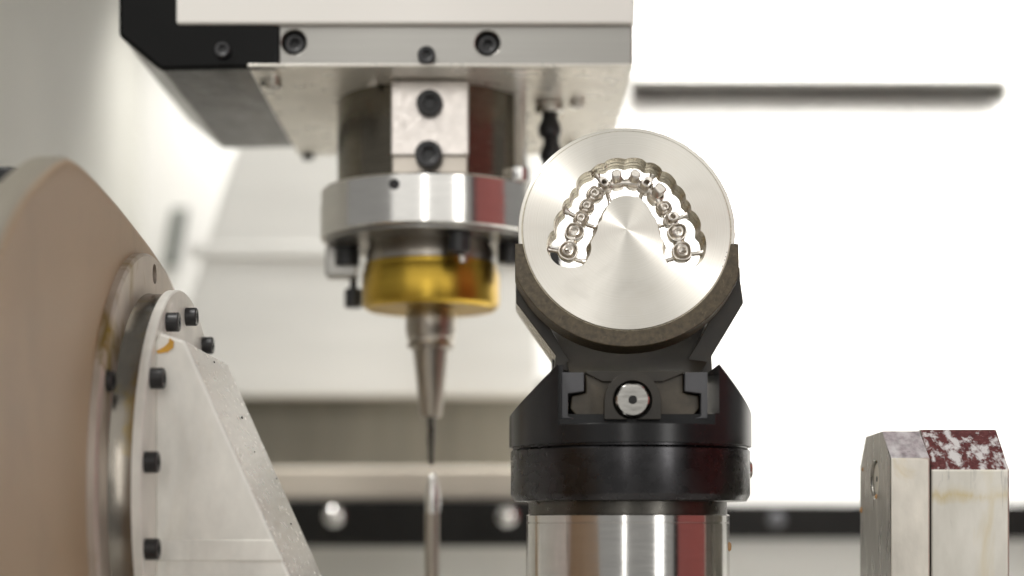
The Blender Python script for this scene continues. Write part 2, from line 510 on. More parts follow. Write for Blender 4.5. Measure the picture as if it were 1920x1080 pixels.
# pocket outline (lobes separated by sharp cusps), traced in photo coordinates
lobes = [
    [(300, 1003), (210, 985), (150, 935), (115, 870), (108, 820), (118, 760), (140, 715), (168, 697)],
    [(168, 697), (165, 660), (172, 610), (200, 560), (235, 528)],
    [(235, 528), (237, 500), (250, 465), (275, 440), (293, 432)],
    [(293, 432), (300, 400), (320, 365), (350, 345)],
    [(350, 345), (352, 310), (375, 260), (420, 225), (470, 207)],
    [(470, 207), (490, 185), (530, 155), (583, 145)],
    [(583, 145), (600, 125), (650, 107), (700, 103), (753, 113)],
    [(753, 113), (800, 102), (860, 105), (900, 120), (925, 142)],
    [(925, 142), (970, 142), (1010, 160), (1040, 185), (1053, 212)],
    [(1053, 212), (1090, 222), (1130, 250), (1160, 290), (1170, 325)],
    [(1170, 325), (1200, 345), (1225, 375), (1240, 410), (1243, 445)],
    [(1243, 445), (1265, 465), (1280, 495), (1285, 535)],
    [(1285, 535), (1315, 555), (1345, 600), (1360, 650), (1355, 700)],
    [(1355, 700), (1380, 725), (1395, 770), (1400, 830), (1385, 900), (1350, 955), (1300, 995), (1240, 1008), (1180, 1010), (1120, 990), (1075, 950), (1050, 880), (1045, 830), (1058, 790)],
    [(1058, 790), (1040, 765), (1022, 720), (1010, 655)],
    [(1010, 655), (995, 610), (970, 575), (945, 530)],
    [(945, 530), (920, 490), (885, 450), (862, 428)],
    [(862, 428), (800, 420), (752, 414)],
    [(752, 414), (700, 423), (648, 445)],
    [(648, 445), (612, 488), (590, 530), (566, 572)],
    [(566, 572), (556, 610), (522, 648)],
    [(522, 648), (520, 690), (495, 745), (464, 795)],
    [(464, 795), (470, 840), (462, 885), (440, 930), (410, 970), (365, 995), (300, 1003)],
]
def crom(p, k):
    out = []
    n = len(p)
    for i in range(n - 1):
        p0 = p[max(i - 1, 0)]; p1 = p[i]; p2 = p[i + 1]; p3 = p[min(i + 2, n - 1)]
        for s in range(k):
            t = s / k
            out.append(tuple(0.5 * (2 * p1[j] + (p2[j] - p0[j]) * t + (2 * p0[j] - 5 * p1[j] + 4 * p2[j] - p3[j]) * t * t + (3 * p1[j] - p0[j] - 3 * p2[j] + p3[j]) * t ** 3) for j in (0, 1)))
    return out
con = []
for l in lobes:
    con += crom([Z2(*p) for p in l], 4)
area2 = sum(con[i][0] * con[(i + 1) % len(con)][1] - con[(i + 1) % len(con)][0] * con[i][1] for i in range(len(con)))
sgn = 1 if area2 > 0 else -1
def inset(poly, dlt):
    n = len(poly); out = []
    for i in range(n):
        a = poly[i - 1]; b = poly[(i + 1) % n]
        tx, ty = b[0] - a[0], b[1] - a[1]; L = math.hypot(tx, ty) or 1
        out.append((poly[i][0] - sgn * ty / L * dlt, poly[i][1] + sgn * tx / L * dlt))
    return out
TH = 9.0
levels = [(0, 0), (0.2, 0.08), (4.2, 0.65), (4.35, 0.85), (6.4, 1.1), (6.5, 1.25), (TH, 1.75)]
NC = 160
def circ(R, w):
    return [(R * math.cos(2 * PI * i / NC), R * math.sin(2 * PI * i / NC), w) for i in range(NC)]
rim = [(46.95, 0.0), (47.15, -0.2), (47.15, -1.3), (47.75, -1.3), (47.76, -1.2), (49.0, -1.2), (49.25, -1.5), (49.25, -8.7), (49.0, -TH)]
V = []; Fc = []; MI = []
base = []
for R, w in rim:
    base.append(len(V)); V += [D(*p) for p in circ(R, w)]
for k in range(len(rim) - 1):
    for i in range(NC):
        j = (i + 1) % NC
        Fc.append((base[k] + i, base[k] + j, base[k + 1] + j, base[k + 1] + i)); MI.append(0)
nc = len(con); pb = []
for w, dlt in levels:
    pb.append(len(V)); V += [D(x, y, -w) for x, y in inset(con, dlt)]
for k in range(len(levels) - 1):
    for i in range(nc):
        j = (i + 1) % nc
        Fc.append((pb[k] + i, pb[k] + j, pb[k + 1] + j, pb[k + 1] + i)); MI.append(1)
def annulus(b0, b1, R, poly):
    tri = tessellate_polygon([[Vector((p[0], p[1], 0)) for p in circ(R, 0)], [Vector((x, y, 0)) for x, y in poly]])
    for t in tri:
        Fc.append(tuple(b0 + i if i < NC else b1 + i - NC for i in t)); MI.append(0)
annulus(base[0], pb[0], 46.95, con)
annulus(base[-1], pb[-1], 49.0, inset(con, levels[-1][1]))
inv = DM.inverted()
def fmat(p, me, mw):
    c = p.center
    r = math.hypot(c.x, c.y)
    return 1 if ((abs(p.normal.z) < 0.93 and r < 0.0465) or (0.04712 < r < 0.04775 and c.z > 0)) else 0  # also paints the rim step's shadow line in the dark pocket colour
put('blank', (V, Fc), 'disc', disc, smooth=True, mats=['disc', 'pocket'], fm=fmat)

# milled copings and the bar joining them
SHAPE = (2.6, 0.0, 0.0)
def superring(c, ex, ey, rx, ry, n=26, pw=2.6):
    out = []
    pw, wob, ph = SHAPE
    for i in range(n):
        a = 2 * PI * i / n
        ca, sa = math.cos(a), math.sin(a)
        k = (abs(ca) ** pw + abs(sa) ** pw) ** (-1 / pw) * (1 + wob * math.sin(3 * a + ph) + 0.6 * wob * math.sin(2 * a - 1.7 * ph))
        out.append((c[0] + ex[0] * ca * k * rx + ey[0] * sa * k * ry, c[1] + ex[1] * ca * k * rx + ey[1] * sa * k * ry))
    return out
def coping(u, v, ang, rx, ry, kind):
    if kind != 'molar':
        rx *= 1.28; ry *= 1.24
    else:
        rx *= 1.14; ry *= 1.12
    ex = (math.cos(ang), math.sin(ang)); ey = (-math.sin(ang), math.cos(ang))   # ey points to the outside of the arch
    def lv(items):
        return loft([[D(x, y, w + 3.4) for x, y in superring((u + ey[0] * off, v + ey[1] * off), ex, ey, rx * k, ry * k * q)] for k, w, off, q in items])
    parts = []
    if kind == 'molar':
        parts.append(lv([(0.62, -12.6, 0, 1), (0.92, -11.2, 0, 1), (1.0, -9.2, 0, 1), (0.99, -6.6, 0, 1), (0.95, -6.0, 0, 1), (0.86, -5.9, 0, 1), (0.80, -6.4, 0, 1), (0.78, -8.2, 0, 1), (0.66, -8.6, 0, 1), (0.62, -5.6, 0.15, 0.95), (0.56, -5.2, 0.15, 0.95), (0.44, -5.4, 0.15, 0.9), (0.38, -6.6, 0.15, 0.9), (0.24, -6.9, 0.3, 0.9), (0.20, -9.4, 0.3, 1), (0.01, -9.6, 0.3, 1)]))
        parts.append(lv([(0.10, -7.2, -0.9, 1), (0.24, -6.4, -0.9, 0.7), (0.16, -5.7, -0.9, 0.7), (0.02, -5.6, -0.9, 0.7)]))
    elif kind == 'ring':
        parts.append(lv([(0.60, -12.2, 0, 1), (0.95, -10.8, 0, 1), (1.0, -8.8, 0, 1), (0.93, -6.6, 0, 1), (0.84, -6.2, 0, 1), (0.72, -6.6, 0, 1), (0.68, -8.2, 0, 1), (0.55, -8.4, 0.1, 1), (0.52, -6.2, 0.2, 1), (0.46, -5.5, 0.2, 1), (0.34, -5.6, 0.2, 1), (0.28, -7.8, 0.2, 1), (0.02, -8.0, 0.2, 1)]))
    elif kind == 'hole':
        parts.append(lv([(0.60, -12.2, 0, 1), (0.95, -10.8, 0, 1), (1.0, -8.8, 0, 1), (0.92, -6.8, 0, 1), (0.82, -6.6, 0, 1), (0.78, -8.0, 0.1, 1), (0.66, -8.1, 0.4, 1), (0.64, -4.6, 0.9, 1.25), (0.56, -4.0, 1.0, 1.25), (0.36, -4.2, 0.8, 1), (0.32, -9.0, 0.5, 1), (0.02, -9.4, 0.5, 1)]))
    elif kind == 'post':
        parts.append(lv([(0.55, -12.4, 0, 1), (0.95, -11.0, 0, 1), (1.0, -9.2, 0, 1), (0.94, -7.6, 0, 1), (0.84, -7.3, 0, 1), (0.76, -8.4, 0.1, 1), (0.70, -8.8, 0.3, 0.9), (0.70, -6.6, 1.4, 0.9), (0.68, -4.4, 2.7, 0.9), (0.56, -3.9, 2.9, 0.75), (0.2, -3.9, 2.9, 0.7), (0.01, -4.0, 2.9, 0.6)]))
    return merge(*parts)
def mm(zp):
    return zp / SX
teeth = [  # x, y, size along arch, size across, kind
    (285, 845, 70, 72, 'molar'), (335, 690, 66, 72, 'molar'), (392, 578, 50, 50, 'ring'), (440, 475, 48, 50, 'ring'),
    (505, 375, 50, 52, 'ring'), (588, 305, 42, 50, 'hole'), (690, 275, 44, 46, 'post'),
    (822, 275, 44, 46, 'post'), (918, 308, 48, 50, 'hole'), (1000, 385, 52, 54, 'post'), (1068, 490, 48, 52, 'ring'),
    (1122, 582, 50, 50, 'hole'), (1172, 695, 66, 72, 'molar'), (1208, 850, 68, 72, 'molar')]
TW = [Z2(t[0], t[1]) for t in teeth]
for i, t in enumerate(teeth):
    a = TW[max(i - 1, 0)]; b = TW[min(i + 1, len(teeth) - 1)]
    ang = math.atan2(b[1] - a[1], b[0] - a[0])
    SHAPE = (random.uniform(2.1, 3.2), random.uniform(0.02, 0.06), random.uniform(0, 6.28))
    ang += random.uniform(-0.15, 0.15)
    put('coping', coping(TW[i][0], TW[i][1], ang, mm(t[2]), mm(t[3]), t[4]), 'bridge', disc, smooth=True)
for i in range(len(teeth) - 1):
    a, b = TW[i], TW[i + 1]
    k = min(mm(teeth[i][2]), mm(teeth[i + 1][2]))
    pts = []; rad = []
    for s in range(7):
        t = s / 6
        pts.append(D(a[0] + (b[0] - a[0]) * t, a[1] + (b[1] - a[1]) * t, -5.6))
        rad.append(k * (0.72 + 0.20 * abs(2 * t - 1) ** 1.5) / 1000)
    put('connecting_bar', tube(pts, rad, 14), 'bridge', disc, smooth=True)
struts = [((575, 285), (525, 205)), ((935, 290), (985, 205)), ((610, 360), (640, 452)), ((890, 360), (868, 425)), ((365, 555), (265, 500)),
          ((1150, 575), (1262, 535)), ((430, 610), (528, 640)), ((1085, 612), (1000, 630)), ((240, 838), (115, 815)), ((330, 895), (432, 925)),
          ((1250, 858), (1392, 845)), ((1160, 888), (1055, 918))]
for a, b in struts:
    a = Z2(*a); b = Z2(*b)
    pts = []; rad = []
    for s in range(13):
        t = s / 12
        pts.append(D(a[0] + (b[0] - a[0]) * t, a[1] + (b[1] - a[1]) * t, -6.4))
        rad.append((0.85 + 0.75 * max(0, t - 0.62) ** 1.3 * 4 + (0.16 if s % 2 else 0)) / 1000)
    put('support_strut', tube(pts, rad, 12), 'bridge', disc, smooth=True)
for ang in (-13.5, -16.2, -18.2, -22.0):
    a = math.radians(ang)
    put('engraved_mark', merge(cyl(D(46.55 * math.cos(a), 46.55 * math.sin(a), -0.1), D(46.55 * math.cos(a), 46.55 * math.sin(a), 0.02), 0.00022, 8)), 'mark', disc)

# ================================================================== disc holder (fork)
hb = P(1178, 790, 0.80)
holder = thing('disc_holder', 'dark bronze-black steel fork cradling the silver disc from below', 'disc holder', hb)
def arc_plate(w0, w1, Rin, Rout, ux, vtop, n=56):
    import bisect
    a0 = math.asin(vtop / Rin)
    inner = []; outer = []
    for i in range(n + 1):
        t = i / n
        a = (PI - a0) + t * (PI + 2 * a0)          # left tip, through the bottom, to the right tip
        inner.append((Rin * math.cos(a), Rin * math.sin(a)))
    b0 = math.asin(vtop / math.hypot(ux, vtop))
    for i in range(n + 1):
        t = i / n
        a = (PI - b0) + t * (PI + 2 * b0)
        x = Rout * math.cos(a); y = Rout * math.sin(a)
        if abs(x) > ux:
            y = math.tan(a) * (ux if x > 0 else -ux); x = ux if x > 0 else -ux
        outer.append((x, y))
    v = [D(x, y, w0) for x, y in inner] + [D(x, y, w0) for x, y in outer] + [D(x, y, w1) for x, y in inner] + [D(x, y, w1) for x, y in outer]
    m = n + 1; f = []
    for i in range(n):
        f += [(i, i + 1, m + i + 1, m + i), (2 * m + i, 2 * m + i + 1, 3 * m + i + 1, 3 * m + i), (i, i + 1, 2 * m + i + 1, 2 * m + i), (m + i, m + i + 1, 3 * m + i + 1, 3 * m + i)]
    f += [(0, m, 3 * m, 2 * m), (n, m + n, 3 * m + n, 2 * m + n)]
    return v, f
put('front_ring', arc_plate(-0.3, -13.0, 47.6, 55.0, 50.6, -6.6), 'holder_face', holder, smooth=True, bevel=0.0004)
# side wings
def wing(name, pts, Y0, Y1, mats, label=None):
    front = [P(px, py, Y0) for px, py in pts]
    return put(name, prism(front, (0, Y1 - Y0, 0)), 'holder', holder, bevel=0.0004, mats=mats, fm=lambda p, me, mw: 1 if (p.normal.z < -0.25 and p.normal.x < -0.2 and abs(p.normal.y) < 0.5) else 0, label=label)
wing('side_wing', [(967.5, 516), (967.5, 569), (1042, 668), (1040, 692), (1084, 700), (1046, 640), (1000, 556), (996, 530)], 0.80, 0.822, ['holder', 'holder_side'])
wing('side_wing', [(967.5, 500), (967.5, 574), (1036, 672), (1036, 700), (1090, 700), (1046, 640), (1004, 560), (990, 530)], 0.8235, 0.846, ['holder', 'holder_side'])
wing('side_wing', [(1387, 500), (1388, 526), (1394, 568), (1334, 668), (1336, 704), (1270, 704), (1310, 640), (1360, 540)], 0.80, 0.846, ['holder', 'holder'])
# saddle: a thick web under the ring that leans forward to the foot
def saddle():
    rows = []
    N = 24
    for (y0, wl, wr, Yf) in ((608, 1030, 1362, 0.818), (640, 1046, 1342, 0.812), (672, 1060, 1330, 0.800), (697, 1068, 1314, 0.785), (701, 1097, 1283, 0.775)):
        row = []
        for i in range(N + 1):
            t = i / N
            px = wl + (wr - wl) * t
            bul = 0.006 * (1 - (2 * t - 1) ** 2)
            row.append(P(px, y0, Yf - bul + 0.004))
        rows.append(row)
    v = []; f = []
    m = N + 1
    for r in rows:
        v += r
    for r in rows:
        v += [Vector((p.x, 0.842, p.z)) for p in r]
    K = len(rows)
    for s in (0, K * m):
        for k in range(K - 1):
            for i in range(N):
                f.append((s + k * m + i, s + k * m + i + 1, s + (k + 1) * m + i + 1, s + (k + 1) * m + i))
    B = K * m
    for i in range(N):
        f.append((i, i + 1, B + i + 1, B + i)); f.append(((K - 1) * m + i, (K - 1) * m + i + 1, B + (K - 1) * m + i + 1, B + (K - 1) * m + i))
    for k in range(K - 1):
        f.append((k * m, (k + 1) * m, B + (k + 1) * m, B + k * m)); f.append((k * m + N, (k + 1) * m + N, B + (k + 1) * m + N, B + k * m + N))
    return v, f
put('saddle', saddle(), 'holder', holder, smooth=True)
Yj = 0.762
ft = [(1098, 702), (1098, 737), (1072, 742), (1069, 766), (1081, 780), (1300, 780), (1311, 766), (1310, 742), (1281, 737), (1281, 702)]
put('foot', prism([P(x, y, Yj + 0.004) for x, y in ft], (0, 0.072, 0)), 'foot', holder, bevel=0.0006)
put('apron', prism([P(x, y, Yj + 0.0022) for x, y in ((1098, 695), (1282, 695), (1282, 700), (1243, 716), (1130, 716), (1098, 700))], (0, 0.02, 0)), 'holder', holder, bevel=0.0004)
bs = [P(1186.5 + 53 * math.cos(a), 751 - 54 * math.sin(a), Yj - 0.006) for a in [PI * i / 24 for i in range(25)]]
bs += [P(1133.5, 786, Yj - 0.006), P(1239.5, 786, Yj - 0.006)]
boss = put('boss', prism(bs, (0, 0.03, 0)), 'holder', holder)
c = P(1186, 750, Yj - 0.006)
cut(boss, [cyl(c + Vector((0, -0.01, 0)), c + Vector((0, 0.008, 0)), 0.0086, 40)])
add_bevel(boss, 0.0005)
def clamp_screw():
    b = c + Vector((0, 0.0078, 0)); d = Vector((0, -1, 0)); n = 36
    x, y, _ = basis(d)
    def rg(fr, h):
        return [b + d * h + x * (fr(2 * PI * i / n) * math.cos(2 * PI * i / n)) + y * (fr(2 * PI * i / n) * math.sin(2 * PI * i / n)) for i in range(n)]
    R = lambda q: (lambda a: q)
    Hx = lambda q: (lambda a: min(q, hexpt(q * 1.10, a)))
    return loft([rg(R(0.0079), 0), rg(R(0.0079), 0.003), rg(R(0.0074), 0.0036), rg(Hx(0.0073), 0.0040), rg(Hx(0.0073), 0.0088), rg(R(0.0066), 0.0094), rg(R(0.0019), 0.0094), rg(R(0.0017), 0.0092), rg(R(0.0017), 0.005), rg(R(1e-5), 0.005)])
put('clamping_screw', clamp_screw(), 'steel', holder, smooth=True, sharp=18, label='bright steel hexagon screw in the dark boss')
put('bore_shade_disc', cyl(c + Vector((0, 0.0022, 0)), c + Vector((0, -0.00185, 0)), 0.0017, 20), 'socket', holder)  # black disc put in for the shade inside the bore

# ================================================================== clamp chuck
ax = P(1181, 800, 0.80); AX, AY = ax.x, ax.y
RC = 226 * 0.80 / F
zc = lambda py, Y=0.80: P(0, py, Y).z
chuck = thing('clamp_chuck', 'round black clamping chuck with two dovetail jaws under the disc holder', 'clamp', (AX, AY, zc(932)))
prof = [(954, 840), (954, 783), (1041, 699), (1052, 698), (1052, 786), (1328, 786), (1328, 698), (1332, 702), (1408, 784), (1408, 840)]
pp = []
for x, y in prof:
    p = P(x, y, 0.80); pp.append(Vector((p.x, 0.72, p.z)))
top = put('upper_body', prism(pp, (0, 0.16, 0)), 'clamp_top', chuck)
me = bpy.data.meshes.new('cutter')
vf = lathe((AX, AY, zc(839.5)), (0, 0, 1), [(RC, 0.0), (RC, 0.06)], 96)
me.from_pydata(vf[0], [], vf[1])
cc = bpy.data.objects.new('cutter', me); COL.objects.link(cc)
bmm = bmesh.new(); bmm.from_mesh(me); bmesh.ops.recalc_face_normals(bmm, faces=bmm.faces); bmm.to_mesh(me); bmm.free()
md = top.modifiers.new('cut', 'BOOLEAN'); md.operation = 'INTERSECT'; md.object = cc; md.solver = 'EXACT'
bake(top, [cc])
# the front of the upper body is milled flat behind the jaws
cut(top, [box(AX - 0.034, AX + 0.034, 0.70, Yj + 0.0005, zc(806), zc(690))])
add_bevel(top, 0.0006)
put('base_ring', lathe((AX, AY, zc(932)), (0, 0, 1), [(RC * 0.86, -0.002), (RC - 0.0022, -0.002), (RC - 0.0008, 0.0004), (RC - 0.0006, 0.001), (RC - 0.0006, zc(843) - zc(932) - 0.0012), (RC - 0.0018, zc(843) - zc(932)), (RC - 0.0018, zc(840) - zc(932)), (RC * 0.5, zc(840) - zc(932))], 96), 'clamp', chuck, smooth=True)
for s in (0, 1):
    jp = [(1052.5, 698), (1095, 698), (1095, 734), (1065, 738), (1065, 781), (1079, 785), (1052.5, 785)]
    if s:
        jp = [(2379.5 - x, y) for x, y in jp]
    put('jaw', prism([P(x, y, Yj) for x, y in jp], (0, 0.075, 0)), 'jaw', chuck, bevel=0.0004)
sc_ = P(1402, 881, 0.80)
put('side_screw', lathe((AX + RC - 0.0012, AY, sc_.z), (1, 0, 0), [(0.0045, 0), (0.0045, 0.0005), (0.0038, 0.0016), (0.002, 0.0022), (0.0, 0.0023)], 24), 'steel', chuck, smooth=True, label='small domed screw on the right flank')

# steel post
px_ = P(1176.5, 1000, 0.80)
RP = 190.5 * 0.80 / F
zt, zb = zc(934), 0.0
post = thing('steel_post', 'shiny vertical steel cylinder carrying the black clamp', 'post', (px_.x, 0.80, 0))
put('neck', lathe((px_.x, 0.80, zc(966)), (0, 0, 1), [(RP - 0.0012, 0), (RP - 0.0012, zc(934) - zc(966) - 0.002), (RP + 0.004, zt - zc(966))], 96), 'neck', post, smooth=True)
put('cylinder', lathe((px_.x, 0.80, 0), (0, 0, 1), [(RP, 0), (RP, zc(982)), (RP - 0.0005, zc(981.2)), (RP - 0.0005, zc(979.8)), (RP, zc(979)), (RP, zc(967)), (RP - 0.0006, zc(965)), (RP - 0.01, zc(965))], 128), 'post', post, smooth=True)
sp = P(1361, 1024, 0.80)
o = put('coolant_drop', lathe((px_.x + RP * 0.972, 0.80 - RP * 0.235, sp.z), (0, 0, 1), [(0.0, -0.0024), (0.0009, -0.0016), (0.0011, 0), (0.0009, 0.0015), (0, 0.0022)], 12), 'drop', post, smooth=True)

# ================================================================== spindle head
YH = 0.90
hb_ = P(808, 330, 0.98)
head = thing('spindle_head', 'machine spindle head with white housing, silver flange and gold collar hanging from above', 'spindle head', (hb_.x, 0.98, hb_.z))
def pbox(x0, x1, y0, y1, Y0, Y1):
    a = P(x0, y1, Y0); b = P(x1, y0, Y0)
    return box(a.x, b.x, Y0, Y1, a.z, b.z)
put('housing', pbox(330, 1190, -1900, 45, YH - 0.004, 1.12), 'white', head, bevel=0.0015, seg=3)
band = put('band', pbox(525, 1187, 46.5, 121, YH, 1.115), 'band', head)
hz = [P(551, 79, YH), P(914, 81, YH)]
cut(band, [cyl(h + Vector((0, -0.01, 0)), h + Vector((0, 0.009, 0)), 0.0062, 32) for h in hz])
add_bevel(band, 0.0008)
for h in hz:
    add_screw(head, h + Vector((0, 0.0088, 0)), (0, -1, 0), 0.0052, 0.006)
add_screw(head, P(800, 106, YH - 0.0005), (0, -1, 0), 0.0046, 0.004)
pt = P(0, 119, YH).z; pbm = P(0, 128, YH).z
zpl = pbm
x0, x1 = P(465, 0, YH).x, P(1186, 0, YH).x
put('bottom_plate', box(x0, x1, YH - 0.003, 1.113, zpl, P(0, 121.5, YH).z), 'plate', head, bevel=0.0007)
# black cover and the wavy sheet beneath it
kp = [P(222, -1900, 0.898), P(222, 66, 0.898), P(300, 131, 0.898), P(523, 127, 0.898), P(523, -1900, 0.898)]
put('black_cover', prism(kp, (0, 0.006, 0)), 'gloss_black', head, bevel=0.002)
sl = [P(226, 68, 0.905), P(303, 131, 0.905), P(520, 126, 0.905), P(520, -1900, 0.905), P(226, -1900, 0.905)]
put('slide_cover', prism(sl, (0, 0.19, 0)), 'slide', head, bevel=0.001)
put('cover_screw', screw_head(P(418, 95, 0.8975), (0, -1, 0), 0.004, 0.003), 'black', head, smooth=True)
# screws into the underside of the plate
def under(px, py, r, h, n):
    # find depth where the underside shows at that pixel
    Y = (zpl - EYE) * F / (HOR - py)
    q = P(px, py, Y)
    put(n, screw_head((q.x, q.y, zpl), (0, 0, -1), r, h), 'black' if n == 'screw' else 'steel', head, smooth=True)
under(508, 152, 0.0058, 0.004, 'plate_screw')
under(578, 290, 0.004, 0.003, 'screw')
under(700, 156, 0.003, 0.002, 'plate_screw')
under(1083, 189, 0.0045, 0.004, 'plate_screw')
under(1070, 268, 0.0045, 0.004, 'plate_screw')
# spindle body
SXx, SY = P(808, 0, 0.98).x, 0.98
zf_t, zf_b = P(0, 363, SY).z, P(0, 453, SY).z
put('spindle_body', lathe((SXx, SY, zf_t - 0.001), (0, 0, 1), [(0.0525, 0), (0.0525, zpl - zf_t + 0.002)], 96), 'spindle', head, smooth=True)
yb = 0.922
blk = put('mounting_block', pbox(733, 878, 151, 291, yb, 0.945), 'nickel', head, bevel=0.0008)
put('block_base', pbox(735, 876, 286, 332, yb + 0.003, 0.945), 'toolholder', head, bevel=0.0006)
add_screw(head, P(806, 196, yb), (0, -1, 0), 0.0070, 0.005)
add_screw(head, P(804, 292, yb - 0.0003), (0, -1, 0), 0.0072, 0.0055)
rf = 207 * SY / F
fl = put('flange', lathe((SXx, SY, zf_b), (0, 0, 1), [(rf * 0.5, 0), (rf - 0.001, 0), (rf, 0.001), (rf, (zf_t - zf_b) * 0.66), (rf - 0.0004, (zf_t - zf_b) * 0.665), (rf - 0.0004, zf_t - zf_b - 0.0012), (rf - 0.0015, zf_t - zf_b), (rf * 0.5, zf_t - zf_b)], 128), 'flange', head, smooth=True)
hp = P(740, 348, 0.925)
dv = Vector((hp.x - SXx, 0, 0)); dv.y = -math.sqrt(max(1e-6, rf * rf - dv.x ** 2))
hc = Vector((SXx + dv.x, SY + dv.y, hp.z))
put('flange_hole_shade', cyl(hc - dv.normalized() * 0.004, hc + dv.normalized() * 0.0003, 0.0028, 24), 'socket', head)  # solid black disc standing for the shade in a hole
zn = P(0, 496, SY).z; zg = P(0, 570, SY).z
put('lower_ring', lathe((SXx, SY, zf_b), (0, 0, -1), [(0.058, -0.0005), (0.058, 0.0015), (0.0575, 0.002), (0.03, 0.002)], 96), 'band', head, smooth=True)
put('neck', lathe((SXx, SY, zn - 0.002), (0, 0, 1), [(0.036, 0), (0.0362, 0.008), (0.0345, 0.012), (0.0345, zf_b - zn)], 96), 'toolholder', head, smooth=True)
put('gold_collar', lathe((SXx, SY, zg), (0, 0, 1), [(0.015, -0.0035), (0.036, -0.0035), (0.0383, -0.0015), (0.0386, 0.001), (0.0386, zn - zg - 0.006), (0.0372, zn - zg - 0.004), (0.0372, zn - zg - 0.001), (0.036, zn - zg)], 96), 'gold', head, smooth=True)
zz = zf_b - 0.0018
def hang(px, Y, r, h, lab=None):
    x = P(px, 0, Y).x
    put('flange_screw', screw_head((x, Y, zz), (0, 0, -1), r, h), 'black', head, smooth=True, label=lab)
hang(860, 0.936, 0.0062, 0.0115)
hang(651, 0.985, 0.0070, 0.0115)
hang(955, 0.975, 0.0065, 0.0115)
bx = P(663, 0, 1.0).x
put('clip_screw', merge(cyl((bx, 1.0, zz), (bx, 1.0, zz - 0.024), 0.0022, 16), cyl((bx, 1.0, zz - 0.022), (bx, 1.0, zz - 0.033), 0.0052, 24, 0.0008)), 'black', head, smooth=True)
cx_ = P(640, 0, 0.985).x
put('clip', box(cx_ - 0.009, cx_ + 0.009, 0.983, 0.999, zz - 0.017, zz), 'band', head, bevel=0.001)
put('screw_tip', cyl((P(866, 0, 0.94).x, 0.9402, zz - 0.011), (P(868, 0, 0.94).x, 0.9402, zz - 0.016), 0.0022, 16), 'steel', head)
# rod
rx_ = P(971, 0, 0.955).x
put('guide_rod', lathe((rx_, 0.955, P(0, 342, 0.955).z), (0, 0, 1), [(0.0062, 0), (0.0066, 0.001), (0.0066, 0.007), (0.0050, 0.0085), (0.0047, 0.009), (0.0047, zpl - P(0, 342, 0.955).z)], 32), 'chrome', head, smooth=True)
# segmented coolant hose
hx = P(1031, 0, 0.975).x; hy = 0.975
hz0 = zpl; hz1 = P(0, 500, hy).z
prof = []; z = 0.0; pitch = 0.0145
L = hz0 - hz1
hose = put('coolant_hose', cyl((hx, hy, hz0), (hx, hy, hz0 - 0.006), 0.0085, 24, 0.001), 'steel', head, smooth=True)
k = 0
z = 0.005
while z < L:
    h = min(pitch, L - z + 0.004)
    dx = 0.0010 * math.sin(k * 1.3) - 0.0085 * max(0.0, z / L - 0.30)
    put('hose_segment', lathe((hx + dx, hy, hz0 - z), (0, 0, -1), [(0.0035, 0), (0.0044, h * 0.05), (0.0046, h * 0.30), (0.0060, h * 0.48), (0.0067, h * 0.70), (0.0060, h * 0.92), (0.0045, h * 0.99), (0.003, h)], 28), 'rubber', hose, smooth=True)
    z += pitch * 0.97
    k += 1

nb = P(1018, 500, hy)
put('nozzle_block', pbox(985, 1052, 462, 506, hy - 0.012, hy + 0.01), 'rubber', head, bevel=0.001)
# ================================================================== tool holder and cutter
zt0 = zg - 0.003
th = thing('tool_holder', 'slim tapered steel tool holder with thin cutter hanging below the gold collar', 'tool holder', (SXx, SY, P(0, 782, SY).z))
zq = lambda py: P(0, py, SY).z
hpf = [(0.0135, zt0), (0.0142, zq(600)), (0.0142, zq(622)), (0.0136, zq(627)), (0.0136, zq(633)), (0.0128, zq(636)), (0.0128, zq(643)), (0.0134, zq(646)), (0.0132, zq(652)), (0.0104, zq(655)), (0.0098, zq(664)), (0.0062, zq(778)), (0.0055, zq(782)), (0.002, zq(782))]
put('holder_body', loft([ring((SXx, SY, z_), (0, 0, 1), r_, 64) for r_, z_ in hpf]), 'toolholder', th, smooth=True)
put('cutter', loft([ring((SXx, SY, z_), (0, 0, 1), r_, 24) for r_, z_ in [(0.0021, zq(781)), (0.0021, zq(832)), (0.0015, zq(842)), (0.0015, zq(871)), (0.0007, zq(874))]]), 'neck', th, smooth=True)

# ================================================================== tool setter pin
ts0 = P(810, 890, 0.985)
ts = thing('tool_setter', 'thin upright silver pin with a pointed tip below the cutter', 'tool setter', (ts0.x, 0.985, 0))
zs_ = lambda py: P(0, py, 0.985).z
put('pin_body', loft([ring((ts0.x, 0.985, z_), (0, 0, 1), r_, 32) for r_, z_ in [(0.0042, 0.0), (0.0040, zs_(962))]]), 'toolholder', ts, smooth=True)
put('pin_tip', loft([ring((ts0.x + 0.0004, 0.985, z_), (0, 0, 1), r_, 32) for r_, z_ in [(0.0043, zs_(962)), (0.0044, zs_(935)), (0.0036, zs_(915)), (0.0022, zs_(897)), (0.0012, zs_(889)), (0.0002, zs_(886))]]), 'chrome', ts, smooth=True)

# ================================================================== rotary table at the left
RY, RZ = 0.80, 0.2125
xf = P(290, 0, RY).x
rot = thing('rotary_table', 'tan rotary housing with stained flange and pale sloping bracket at the left', 'rotary table', (xf, RY, 0))
